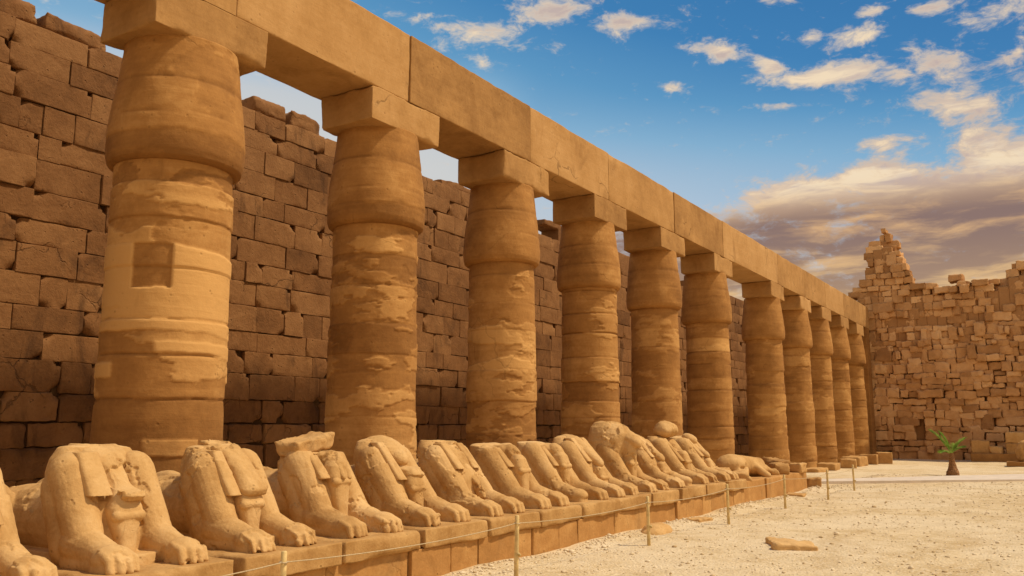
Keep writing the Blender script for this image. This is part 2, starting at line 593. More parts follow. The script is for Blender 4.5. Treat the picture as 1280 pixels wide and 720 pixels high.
def build_ground():
    xs = axis(-16, 8, 0.16, 1200)
    ys = axis(-3, 60, 0.2, 1200)
    X, Y = np.meshgrid(xs, ys, indexing='ij')
    Z = gh(X.ravel(), Y.ravel())
    far = sstep(np.maximum(np.abs(X.ravel() + 4) - 14, np.abs(Y.ravel() - 28) - 34), 0, 12)
    Z = Z * (1 - far)
    V = np.stack([X.ravel(), Y.ravel(), Z], 1)
    n, k = X.shape
    i, j = np.meshgrid(np.arange(n - 1), np.arange(k - 1), indexing='ij')
    a = (i * k + j).ravel()
    Q = np.stack([a, a + k, a + k + 1, a + 1], 1)
    tag(link_mesh('ground', V, Q, M_GROUND), kind='structure')


build_ground()

def build_path():
    # pale walkway strip crossing the court in front of the far wall
    pts = [(-7.6, 30.9), (-7.35, 29.6), (-1.47, 34.7), (7.0, 42.0), (7.0, 46.4), (-1.63, 38.9)]
    n = len(pts)
    V = [(x, y, 0.075) for x, y in pts] + [(x, y, -0.06) for x, y in pts]
    F = [list(range(n))] + [[i, i + n, (i + 1) % n + n, (i + 1) % n] for i in range(n)]
    tag(link_mesh('path', V, F, M_PATH, smooth=False), kind='structure')


build_path()

# ------------------------------------------------------------------ enclosure wall behind the colonnade
WX = -14.5


def build_wall():
    w = thing('enclosure_wall', 'tall dark brown wall of coursed sandstone blocks standing behind the row of columns', 'wall', (WX, 2, 0))
    p = Pile()
    z = -0.05
    course = 0
    hs = []
    rr = np.random.default_rng(21)
    while z < 8.75:
        h = rr.uniform(0.43, 0.58)
        hs.append((z, h))
        z += h
    k_ = (8.70 + 0.05) / (z + 0.05)
    hs = [((a + 0.05) * k_ - 0.05, b * k_) for a, b in hs]
    top = 8.70
    for ci, (z, h) in enumerate(hs):
        y = 1.0 - rr.uniform(0, 1)
        last = ci == len(hs) - 1
        while y < 56.5:
            L = rr.uniform(0.75, 1.45)
            if rr.random() < 0.15:
                L = rr.uniform(0.4, 0.65)
            yc, zc = y + L / 2, z + h / 2
            zt = z + h
            skip = last and yc > 14.6 and float(vnoise(np.array([[yc * 0.45, 0.5, 0.5]]), 6)[0]) > 0.25
            y += L
            if skip:
                continue
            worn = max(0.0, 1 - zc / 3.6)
            cell = 0.075 if yc < 19 else (0.12 if yc < 32 else 0.3)
            seed = int(rr.integers(1, 100000))
            gap = rr.uniform(0.002, 0.009) + (0.008 if worn > 0.3 else 0)
            V, Q = stone_block(0.35, L / 2 - gap, h / 2 - gap * 0.7, cell, 0.010 + 0.022 * worn, 2.8, 0.010 + 0.05 * worn, seed, 2.8, big=0.006 + 0.05 * worn,
                               corner=(0.26 if yc < 19 else 0.12) + 0.15 * worn)
            dx = rr.normal(0, 0.014) - 0.02 * worn * rr.random()
            V = V @ rot3(rr.normal(0, 0.006), 0, rr.normal(0, 0.006)).T
            V = V + np.array([-0.35 + dx, yc - 2, zc + rr.normal(0, 0.006)])
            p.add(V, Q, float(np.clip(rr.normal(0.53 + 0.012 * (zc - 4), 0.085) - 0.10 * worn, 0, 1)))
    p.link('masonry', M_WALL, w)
    # solid core behind the facing
    V, Q = stone_block(0.5, 28.5, 4.15, 0.9, 0.05, 1, 0.02, 5)
    link_mesh('core', V + np.array([-0.60, 27.5, 4.05]), Q, M_CORE, w, np.full(len(V), 0.5))
    return top


build_wall()

# ------------------------------------------------------------------ colonnade
CX = -10.5
CY = [3.2, 7.5, 11.8, 16.05, 20.3, 24.65, 29.3, 36.1, 40.7, 44.85, 49.05, 53.2]
CR = [0.85, 0.855, 0.82, 0.785, 0.775, 0.775, 0.80, 0.80, 0.80, 0.80, 0.80, 0.80]
AB0, AB1 = 7.15, 7.76      # abacus
BEAM_TOP = 9.08
FRONT = -9.8

COL_LABEL = {
    1: 'nearest and widest sandstone column, with a square darker repair patch and pale plaster bands',
    2: 'smooth sandstone column, second from the left, behind the sphinx carrying a loose slab',
    3: 'sandstone column with a pale ring under its capital, third from the left',
    4: 'sandstone column with thin horizontal drum lines, just left of the tall hump headed sphinx',
    5: 'sandstone column just right of the tall hump headed sphinx',
    6: 'heavily banded sandstone column just right of the round boulder resting on a sphinx',
    7: 'sandstone column just past the widest gap, behind the broken sphinx remains',
    8: 'sandstone column by the last low pedestal, fourth before the farthest',
    9: 'slim looking sandstone column, third before the farthest one',
    10: 'slim looking sandstone column, second before the farthest one',
    11: 'farthest sandstone column, next to the square end pier',
}


def build_column(i, y, r0):
    c = thing('column', COL_LABEL.get(i, 'sandstone column just outside the left edge of the view'), 'column', (CX, y, 0), 0, 'papyrus bud columns of the colonnade')
    rs = np.random.default_rng(100 + i)
    near = y < 22
    nth = 200 if near else 96
    nz = 300 if near else 150
    # shaft
    zt = 5.62
    th = np.linspace(0, 2 * np.pi, nth, endpoint=False)
    zz = np.linspace(-0.1, zt, nz)
    T, Z = np.meshgrid(th, zz, indexing='ij')
    T, Z = T.ravel(), Z.ravel()
    base = r0 * (1.0 - 0.075 * np.clip(Z / 5.5, 0, 1))
    P = np.stack([np.cos(T) * r0, np.sin(T) * r0, Z], 1)
    S_ = P + i * 13.1
    # drums
    seams = [0.35]
    while seams[-1] < 5.4:
        seams.append(seams[-1] + rs.uniform(0.36, 0.72))
    wob = 0.035 * fbm(S_ * np.array([1.2, 1.2, 0.2]), 5 + i, 3)
    drum = np.zeros(len(Z))
    groove = np.zeros(len(Z))
    tone = np.full(len(Z), 0.5)
    k = np.searchsorted(np.array(seams), Z + wob)
    offs = rs.normal(0, 0.010, len(seams) + 2)
    tn = rs.normal(0.46, 0.045, len(seams) + 2)
    drum = offs[k]
    tone = tn[k]
    for s in seams:
        w = np.exp(-((Z + wob - s) / 0.016) ** 2)
        vis = sstep(fbm(S_ * 0.9 + s * 5, 40 + i, 3), -0.45, -0.05)
        groove += w * vis * rs.uniform(0.3, 1.0)
    # plaster skin still standing in patches, stepped edge, bands
    q = fbm(S_ * np.array([0.9, 0.9, 2.6]), 70 + i, 5, 0.55) + 0.25 * fbm(S_ * np.array([0.2, 0.2, 3.2]), 80 + i, 2)
    skin = sstep(q, 0.06, 0.09)
    q2 = fbm(S_ * np.array([1.1, 1.1, 2.2]) + 9, 90 + i, 5, 0.6)
    chip = sstep(q2, 0.33, 0.37) * 0.7
    low = 1 - sstep(Z, 1.9, 2.2)
    if i == 1:
        face = (T + 0)                      # the side towards the court entrance is theta ~ -0.6
        def win(a0, a1, z0, z1, e=0.012):
            aa = (T + np.pi) % (2 * np.pi) - np.pi
            ja = 0.022 * fbm(S_ * 4, 7, 4, 0.6)
            return sstep(aa + ja, a0, a0 + e) * (1 - sstep(aa + ja, a1 - e, a1)) * sstep(Z + ja, z0, z0 + e) * (1 - sstep(Z + ja, z1 - e, z1))
        skin *= (1 - low)
        wav = 0.10 * fbm(S_ * np.array([1.6, 1.6, 0.3]), 17, 4)
        band1 = sstep(Z + wav, 3.02, 3.05) * (1 - sstep(Z + wav * 1.6, 4.15, 4.2))
        band2 = sstep(Z + wav, 2.42, 2.45) * (1 - sstep(Z + wav * 0.5, 2.62, 2.66)) * sstep(vnoise(S_ * np.array([1.2, 1.2, .2]), 3), -0.35, -0.3)
        band3 = sstep(Z + wav, 2.74, 2.76) * (1 - sstep(Z + wav * 0.3, 2.90, 2.92)) * sstep(vnoise(S_ * np.array([1.2, 1.2, .2]) + 4, 3), -0.1, -0.05)
        patch = win(-1.22, -0.58, 3.62, 4.22)
        repair = win(-0.86, 0.0, 1.42, 1.66)
        skin = np.clip(0.5 * skin + band1 + band2 + band3 + 0.8 * repair, 0, 1) * (1 - patch)
        tone = tone * (1 - low) + 0.40 * low
        drum = drum * (1 - low)
        groove = groove * (1 - low * 0.9)
        tone = tone * (1 - patch) + 0.49 * patch
    else:
        amt = {2: 0.7, 3: 0.7, 4: 0.6, 5: 0.6, 6: 0.35, 7: 0.55}.get(i, 0.45)
        skin = skin * amt
        if i in (2, 3, 5):
            groove *= 0.55
            drum *= 0.6
        if i in (4, 6):
            groove *= 1.5
    rr = base + drum + 0.022 * skin - 0.024 * np.clip(groove, 0, 1) - 0.014 * chip + 0.005 * fbm(S_ * 6, 3, 4)
    rr += 0.012 * fbm(S_ * 0.8, 33 + i, 2) - (0.012 * patch if i == 1 else 0)
    tone = np.clip(tone + (0.27 if i == 1 else 0.17) * skin - 0.17 * np.clip(groove, 0, 1) - 0.05 * chip, 0, 1)
    V = np.stack([np.cos(T) * rr, np.sin(T) * rr, Z], 1)

    def tube_faces(nt, nz_):
        a, b = np.meshgrid(np.arange(nt), np.arange(nz_ - 1), indexing='ij')
        a, b = a.ravel(), b.ravel()
        a2 = (a + 1) % nt
        return np.stack([a * nz_ + b, a2 * nz_ + b, a2 * nz_ + b + 1, a * nz_ + b + 1], 1)
    link_mesh('shaft', V, tube_faces(nth, nz), M_COL, c, tone)
    # bud capital: sharp swelling at the foot, drawing in towards the abacus
    prof = [(5.38, 0.62), (5.38, 0.90), (5.395, 1.0), (5.44, 1.07), (5.53, 1.10), (5.70, 1.105), (5.95, 1.088), (6.25, 1.05), (6.6, 0.995), (6.9, 0.95), (7.10, 0.925), (7.19, 0.92), (7.19, 0.5)]
    dz = rs.uniform(-0.03, 0.03)
    zs = np.array([a for a, _ in prof])
    zs[:9] += dz
    rs_ = np.array([b for _, b in prof]) * r0
    tt = np.linspace(0, len(prof) - 1, 100 if near else 60)
    zc, rc = np.interp(tt, np.arange(len(prof)), zs), np.interp(tt, np.arange(len(prof)), rs_)
    # smooth profile a little
    for _ in range(2):
        zc[1:-1] = 0.25 * zc[:-2] + 0.5 * zc[1:-1] + 0.25 * zc[2:]
        rc[1:-1] = 0.25 * rc[:-2] + 0.5 * rc[1:-1] + 0.25 * rc[2:]
    n2 = len(tt)
    TT = np.repeat(th, n2)
    ZZ = np.tile(zc, nth)
    RR = np.tile(rc, nth)
    P = np.stack([np.cos(TT) * RR, np.sin(TT) * RR, ZZ], 1) + i * 7.7
    chip = sstep(fbm(P * np.array([1.3, 1.3, 2.0]), 140 + i, 5, 0.6), 0.14, 0.19)
    lowcap = 1 - sstep(ZZ + 0.14 * fbm(P * 1.5, 19, 4), 5.72, 5.77)
    chip = np.clip(chip * (0.25 if i != 1 else 0.5) + (lowcap * (0.9 if i in (1, 2) else 0.15)), 0, 1)
    gro = np.exp(-((ZZ - 6.55 - 0.05 * fbm(P * 0.8, 4, 2)) / 0.018) ** 2) + np.exp(-((ZZ - 6.02 - 0.06 * fbm(P * 0.8, 6, 2)) / 0.015) ** 2) * 0.7
    RR = RR - 0.016 * chip - 0.016 * gro + 0.008 * fbm(P * 5, 2, 4) + 0.012 * fbm(P * 0.9, 12, 2)
    V = np.stack([np.cos(TT) * RR, np.sin(TT) * RR, ZZ], 1)
    link_mesh('capital', V, tube_faces(nth, n2), M_COL, c, np.clip(0.48 - 0.13 * chip - 0.13 * gro + 0.12 * fbm(P * 1.4, 50, 3), 0, 1))
    # abacus
    V, Q = stone_block(0.62, 0.965 if i > 1 else 0.955, (AB1 - AB0) / 2, 0.04 if near else 0.1, 0.03, 4.0 if i in (1, 2, 3) else 2.6, 0.014, 300 + i, 1.9)
    link_mesh('abacus', V + np.array([FRONT - 0.62 - CX, 0, (AB0 + AB1) / 2]), Q, M_BEAM, c, np.full(len(V), rs.normal(0.48, 0.06)))


for i in range(12):
    build_column(i, CY[i], CR[i])

BEAM_LABEL = ['stone lintel block over the nearest column, running out of the picture at top left',
              'stone lintel block spanning from the nearest widest column to the second column',
              'stone lintel block spanning from the second to the third column',
              'stone lintel block spanning from the third to the fourth column',
              'stone lintel block spanning from the fourth to the fifth column',
              'stone lintel block above the opening left of the heavily banded column',
              'longest stone lintel block, over the widest gap in the row of columns',
              'stone lintel block just beyond the longest lintel of the colonnade',
              'fourth stone lintel block counted from the end pier',
              'third stone lintel block counted from the end pier',
              'second stone lintel block counted from the end pier',
              'farthest stone lintel block, resting on the square end pier']


def build_beams():
    js = [-1.0] + [y + (0.10 if k != 2 else 0.05) for k, y in enumerate(CY)] + [57.2]
    js = [0.2 - 1.1] + [y + d for y, d in zip(CY[1:], (0.35, 0.05, 0.12, -0.1, 0.15, 0, 0.1, 0, -0.1, 0, 0))] + [56.05]
    for k in range(len(js) - 1):
        a, b = js[k], js[k + 1]
        hy = (b - a) / 2 - 0.012
        dx = random.Random(k).uniform(-0.012, 0.012)
        cell = 0.065 if a < 16 else 0.2
        V, Q = stone_block(0.66, hy, (BEAM_TOP - AB1) / 2 - 0.003, cell, 0.016, 2.6, 0.009, 500 + k, 1.5, big=0.006)
        # shallow chisel wear on the front face
        o = link_mesh('architrave_block', V + np.array([-0.66, 0, 0]), Q, M_BEAM, None, np.full(len(V), 0.5 + 0.11 * math.sin(k * 2.3)),
                      loc=(FRONT + dx - 0.004, (a + b) / 2, (AB1 + BEAM_TOP) / 2 + 0.004))
        tag(o, BEAM_LABEL[k], 'lintel', 'lintel blocks along the top of the colonnade')


build_beams()

# end pier
V, Q = stone_block(0.80, 0.55, AB1 / 2, 0.3, 0.03, 1.5, 0.012, 41)
tag(link_mesh('end_pier', V, Q, M_COL, None, np.full(len(V), 0.42), loc=(FRONT - 0.83, 55.50, AB1 / 2 - 0.003)),
    'square stone pier closing the far end of the colonnade beside the ruined wall', 'pier')

# ------------------------------------------------------------------ ruined pylon at the far end
PY = 56.2
PROF = [(-16, 8.6), (-12.5, 9.0), (-10.9, 9.6), (-10.3, 11.0), (-9.85, 12.4), (-9.4, 13.3), (-9.15, 14.0), (-8.6, 14.0), (-8.2, 13.2), (-7.8, 12.4), (-7.5, 11.7), (-7.25, 10.6), (-6.7, 10.1),
        (-5.15, 10.0), (-5.0, 10.7), (-4.3, 10.7), (-4.1, 10.1), (-3.2, 10.2), (-2.35, 10.6), (-2.1, 11.35), (-1.4, 11.4), (-1.0, 10.7), (1, 11.3), (3, 10.4), (5, 11.8), (8, 10.9), (11, 11.5), (14, 10.2)]


def pylon_top(x):
    return float(np.interp(x, [a for a, _ in PROF], [b for _, b in PROF]))


def build_pylon():
    t = thing('ruined_pylon', 'crumbling ochre wall of rough blocks with a jagged tower at the far end', 'ruin', (-6, PY, 0))
    p = Pile()
    rr = np.random.default_rng(5)
    z = -0.1
    while z < 14.3:
        h = rr.uniform(0.32, 0.58)
        x = -16 + rr.uniform(0, 0.5)
        while x < 13:
            big = rr.random() < 0.12
            L = rr.uniform(0.65, 1.15) if big else rr.uniform(0.24, 0.75)
            if z < 5:
                L *= 1.2
            xc = x + L / 2
            zc = z + h / 2 + 0.26 * float(fbm(np.array([[xc * 0.55, z * 0.3, 7.7]]), 18, 3)[0]) * min(1, z / 2)
            x += L
            jag = 0.35 * float(fbm(np.array([[xc * 1.9, zc, 3.3]]), 8, 2)[0])
            if zc + h * 0.1 > pylon_top(xc) + jag:
                continue
            if -7.75 < xc + 0.0 < -7.0 and 1.25 < zc < 2.35:       # the small square opening
                continue
            mess = 1.0 if xc > -7.2 else 0.55
            lay = 0.60 * mess * float(fbm(np.array([[xc * 0.42, zc * 0.36, 1.1]]), 12, 3)[0])
            up = 0.45 + 0.55 * min(1, max(0, (zc - 3) / 4))
            hole = float(fbm(np.array([[xc * 0.8, zc * 0.6, 5.1]]), 28, 2)[0])
            if hole > 0.52 and z > 2:
                lay += 0.45
            dy = lay + rr.normal(0, 0.085 * (0.4 + mess) * up) + 0.04 * max(0, zc - 4)
            seed = int(rr.integers(1, 100000))
            hh = h / 2 * rr.choice([0.82, 0.95, 1.0, 1.15, 1.45], p=[.2, .3, .3, .12, .08])
            V, Q = stone_block(L / 2 * rr.uniform(0.95, 1.07), 0.5, hh, 0.11, 0.05, 2.4, 0.075, seed, 2.8, big=0.07)
            V = V @ rot3(rr.normal(0, 0.03), rr.normal(0, 0.035 * mess), rr.normal(0, 0.09 * mess)).T
            V = V + np.array([xc + 6, 0.5 + dy, zc])
            p.add(V, Q, float(np.clip(rr.normal(0.5, 0.15) + 0.12 * fbm(np.array([[xc * 0.3, zc * 0.3, 9.]]), 31, 2)[0], 0, 1)))
        z += h * 0.93
    p.link('masonry', M_PYLON, t)
    c = Pile()
    xs = np.arange(-16, 13, 0.55)
    for x in xs:
        h = min(pylon_top(x), pylon_top(x + 0.55), pylon_top(x + 0.27)) - 0.55
        V, Q = stone_block(0.2745, 0.6, h / 2, 1.2, 0.05, 0.3, 0.02, int(x * 10) + 900)
        c.add(V + np.array([x + 0.275 + 6, 1.0, h / 2]), Q, 0.15)
    c.link('core', M_PYLON, t)


build_pylon()

# ------------------------------------------------------------------ ram sphinxes
def sphere_prim(c, r, rot=(0, 0, 0), nu=24, nv=14):
    u = np.linspace(0, 2 * np.pi, nu, endpoint=False)
    v = np.linspace(0, np.pi, nv + 1)[1:-1]
    pts = [(0, 0, 1)]
    for b in v:
        for a in u:
            pts.append((math.sin(b) * math.cos(a), math.sin(b) * math.sin(a), math.cos(b)))
    pts.append((0, 0, -1))
    F = []
    n = nu
    for a in range(n):
        F.append((0, 1 + a, 1 + (a + 1) % n))
    for k in range(len(v) - 1):
        for a in range(n):
            p, q = 1 + k * n + a, 1 + k * n + (a + 1) % n
            F.append((p, p + n, q + n, q))
    last = len(pts) - 1
    s = 1 + (len(v) - 1) * n
    for a in range(n):
        F.append((last, s + (a + 1) % n, s + a))
    P = (np.array(pts) * np.array(r)) @ rot3(*rot).T + np.array(c)
    return P, F


def capsule(a, b, ra, rb, nu=20, sy=1.0):
    """tapered round limb from a to b"""
    a, b = np.array(a, float), np.array(b, float)
    d = b - a
    L = np.linalg.norm(d)
    d /= L
    up = np.array([0, 1.0, 0]) if abs(d[1]) < 0.9 else np.array([1.0, 0, 0])
    e1 = np.cross(d, up)
    e1 /= np.linalg.norm(e1)
    e2 = np.cross(d, e1)
    rings = []
    for t in np.linspace(-np.pi / 2, 0, 6)[1:]:
        rings.append((a + d * ra * math.sin(t), ra * math.cos(t)))
    for t in np.linspace(0, np.pi / 2, 6)[:-1]:
        rings.append((b + d * rb * math.sin(t), rb * math.cos(t)))
    pts = []
    for c, r in rings:
        for k in range(nu):
            th = 2 * np.pi * k / nu
            pts.append(c + r * (math.cos(th) * e1 + sy * math.sin(th) * e2))
    F = []
    for i in range(len(rings) - 1):
        for k in range(nu):
            k2 = (k + 1) % nu
            F.append((i * nu + k, i * nu + k2, (i + 1) * nu + k2, (i + 1) * nu + k))
    F.append(tuple(reversed(range(nu))))
    F.append(tuple((len(rings) - 1) * nu + k for k in range(nu)))
    return np.array(pts), F


def loft(rings, nu=28, p=3.0):
    """rings: (z, cx, cy, hx, hy) rounded-rectangle sections"""
    pts, F = [], []
    for z, cx, cy, hx, hy in rings:
        for k in range(nu):
            th = 2 * np.pi * k / nu
            c, s = math.cos(th), math.sin(th)
            f = (abs(c) ** p + abs(s) ** p) ** (-1 / p)
            pts.append((cx + hx * c * f, cy + hy * s * f, z))
    for i in range(len(rings) - 1):
        for k in range(nu):
            k2 = (k + 1) % nu
            F.append((i * nu + k, i * nu + k2, (i + 1) * nu + k2, (i + 1) * nu + k))
    F.append(tuple(reversed(range(nu))))
    F.append(tuple((len(rings) - 1) * nu + k for k in range(nu)))
    return np.array(pts), F


def fuse(prims, voxel, smooth=3):
    """carve one continuous stone surface out of overlapping volumes"""
    V, F, n = [], [], 0
    for P, f in prims:
        V.append(P)
        F += [tuple(i + n for i in q) for q in f]
        n += len(P)
    V = np.concatenate(V)
    me = bpy.data.meshes.new('tmp')
    me.from_pydata([tuple(map(float, v)) for v in V], [], F)
    ob = bpy.data.objects.new('tmp', me)
    COL.objects.link(ob)
    r = ob.modifiers.new('r', 'REMESH')
    r.mode = 'VOXEL'
    r.voxel_size = voxel
    if smooth:
        s = ob.modifiers.new('s', 'SMOOTH')
        s.iterations = smooth
        s.factor = 0.5
    dg = bpy.context.evaluated_depsgraph_get()
    ev = ob.evaluated_get(dg)
    m2 = bpy.data.meshes.new_from_object(ev)
    nv = len(m2.vertices)
    co = np.zeros(nv * 3, np.float32)
    m2.vertices.foreach_get('co', co)
    nr = np.zeros(nv * 3, np.float32)
    m2.vertex_normals.foreach_get('vector', nr)
    nl = len(m2.loops)
    li = np.zeros(nl, np.int32)
    m2.loops.foreach_get('vertex_index', li)
    bpy.data.objects.remove(ob)
    bpy.data.meshes.remove(me)
    Q = li.reshape(-1, 4)
    bpy.data.meshes.remove(m2)
    return co.reshape(-1, 3).astype(float), nr.reshape(-1, 3).astype(float), Q


def weather(V, N, seed, amp=0.006, chunk=0.0):
    P = V + seed * 5.3
    d = amp * fbm(P * 9, seed, 4, 0.6) + amp * 1.6 * fbm(P * 2.6, seed + 3, 3)
    t = 0.5 + 0.10 * fbm(P * 2.0, seed + 7, 3)
    if chunk:
        c = sstep(fbm(P * 2.4, seed + 11, 5, 0.6), 0.18, 0.22)
        d = d - chunk * c
        t = t + 0.06 * c
    return V + N * d[:, None], t


def front_x(z, lean):
    """line of the front of the arms and chest, from the elbows up to the shoulders"""
    return -0.55 - (0.56 + lean) * (z - 0.45)


def body_prims(o):
    P = []
    w = o.get('w', 0.445)
    ln = o.get('lean', 0.0)
    fx = lambda z: front_x(z, ln)
    for s in (-1, 1):
        P.append(capsule((fx(0.99) - 0.19, s * (w - 0.185), 0.99), (fx(0.45) - 0.155, s * (w - 0.155), 0.45), 0.192, 0.160))
        P.append(capsule((fx(0.9) - 0.32, s * (w - 0.19), 0.86), (fx(0.45) - 0.33, s * (w - 0.16), 0.36), 0.20, 0.18))
        P.append(capsule((fx(0.5) - 0.16, s * (w - 0.15), 0.40), (-0.34, s * (w - 0.16), 0.315), 0.175, 0.125))
        P.append(capsule((-0.75, s * (w - 0.14), 0.27), (-0.3, s * (w - 0.15), 0.25), 0.14, 0.12))
        yc = s * (w - 0.15)
        P.append(sphere_prim((-0.27, yc, 0.31), (0.19, 0.155, 0.12)))
        P.append(loft([(0.18, -0.26, yc, 0.17, 0.150), (0.30, -0.27, yc, 0.15, 0.140)]))
        if o.get('maim') == s:
            continue                       # this paw has broken away
        for k, dy in enumerate((-0.117, -0.039, 0.039, 0.117)):
            out = 0.015 if k in (1, 2) else -0.02
            P.append(capsule((-0.26, yc + dy * 0.9, 0.365), (-0.105 + out, yc + dy, 0.318), 0.039, 0.0375, 14))
            P.append(capsule((-0.105 + out, yc + dy, 0.316), (-0.068 + out, yc + dy, 0.225), 0.0375, 0.034, 14))
    for s in (-1, 1):      # hind quarters
        P.append(sphere_prim((-2.42, s * 0.33, 0.55), (0.48, 0.17, 0.36)))
        P.append(capsule((-2.4, s * 0.42, 0.28), (-1.8, s * 0.45, 0.27), 0.10, 0.08))
    P.append(loft([(z, fx(max(z, 0.45)) - 0.075 - hx, 0, hx, w - dy) for z, hx, dy in ((0.18, 0.33, 0.08), (0.5, 0.33, 0.07), (0.8, 0.30, 0.05), (1.0, 0.25, 0.06), (1.12, 0.20, 0.09), (1.22, 0.16, 0.16), (1.28, 0.09, 0.3))], p=2.4))
    P.append(capsule((-1.05, 0, 0.58), (-2.45, 0, 0.50), 0.385, 0.33))
    P.append(loft([(0.17, -1.55, 0, 1.2, w - 0.10), (0.30, -1.55, 0, 1.18, w - 0.12)]))
    return P


def lappet(y, x0, z0, x1, z1, wd=0.075, th=0.05, taper=0.9):
    """hanging wig strip, top (x0,z0) to bottom (x1,z1)"""
    R_ = []
    for t in np.linspace(0, 1, 5):
        R_.append((z0 + (z1 - z0) * t, x0 + (x1 - x0) * t, y, th, wd * (taper + (1 - taper) * t)))
    return loft(R_[::-1], p=4)


def statuette(h=0.92, x=-1.10, wb=0.085, wt=0.135, broken=0.0):
    P = [loft([(0.19, x + 0.02, 0, 0.12, wb + 0.02), (0.27, x + 0.02, 0, 0.105, wb), (0.42, x - 0.0, 0, 0.10, wb + 0.012), (h - 0.30, x - 0.03, 0, 0.115, wt), (h - 0.18, x - 0.045, 0, 0.125, wt + 0.02), (h - 0.06, x - 0.08, 0, 0.115, wt - 0.01), (h, x - 0.10, 0, 0.08, wt - 0.05)], p=3)]
    P.append(capsule((x + 0.045, -wt * 0.8, h - 0.24), (x + 0.045, wt * 0.8, h - 0.24), 0.05, 0.05))
    P.append(capsule((x - 0.3, 0, h - 0.45), (x - 0.02, 0, h - 0.42), 0.10, 0.10))
    return P


SPHINX = [
    dict(y=3.40, w=0.465, top=1.19, lab='headless ram sphinx cut off by the left edge of the picture', head='wedge', lap=(0.5, 1), st=0.9, lean=0.0),
    dict(y=4.76, top=1.235, lab='nearest complete headless ram sphinx, broad chested with a square lappet and jutting broken chin', head='wedge', lap=(0.38, 1), st=0.86, lean=0.0, w=0.495),
    dict(y=6.20, top=1.225, lab='headless ram sphinx with a long lappet and a diagonally split broken face', head='split', lap=(0.46, 1), st=0.86, lean=0.04),
    dict(y=7.55, top=1.14, lab='flat topped headless ram sphinx carrying a loose rock slab', head='nub', lap=(0.27, 1), st=1.02, lean=0.10, flat=True),
    dict(y=8.92, top=1.27, lab='headless ram sphinx with a domed broken head and a shelf like chin', head='dome', lap=(0.48, 1), st=0.86, lean=0.20),
    dict(y=10.30, top=1.235, lab='ram sphinx sheared flat across the top with a broken stub on its sloping chest', head='none', lap=(0.36, 1), st=0.0, lean=0.22, flat=True, stub=True),
    dict(y=11.68, top=1.15, lab='headless ram sphinx with a smooth knob, just right of the flat sheared one', head='nub', lap=(0.30, 1), st=0.98, lean=0.22),
    dict(y=13.02, top=1.16, lab='headless ram sphinx just left of the one with a downward muzzle', head='nub', lap=(0.34, 1), st=1.0, lean=0.18, maim=-1),
    dict(y=14.30, top=1.27, lab='ram sphinx with a battered muzzle pointing down, left of the tall hump headed one', head='muzzle', lap=(0.42, 1), st=0.75, lean=0.22),
    dict(y=15.70, top=1.5, lab='tallest ram sphinx, its smooth hump of a head still on and bulging forward', head='hump', lap=(0.0, 0), st=0.95, lean=0.12),
    dict(y=17.15, top=1.20, lab='low headless ram sphinx tucked right of the tall hump headed one', head='muzzle', lap=(0.35, 1), st=0.72, lean=0.22, maim=1),
    dict(y=18.55, top=1.23, lab='flat topped headless ram sphinx that carries a round boulder', head='none', lap=(0.5, 1), st=0.9, lean=0.2, flat=True),
    dict(y=19.95, top=1.20, lab='ram sphinx with a knobbly broken profile, last upright one of the row', head='knob', lap=(0.4, 1), st=0.7, lean=0.24),
]
SX0 = -6.62
SZ0 = 0.40


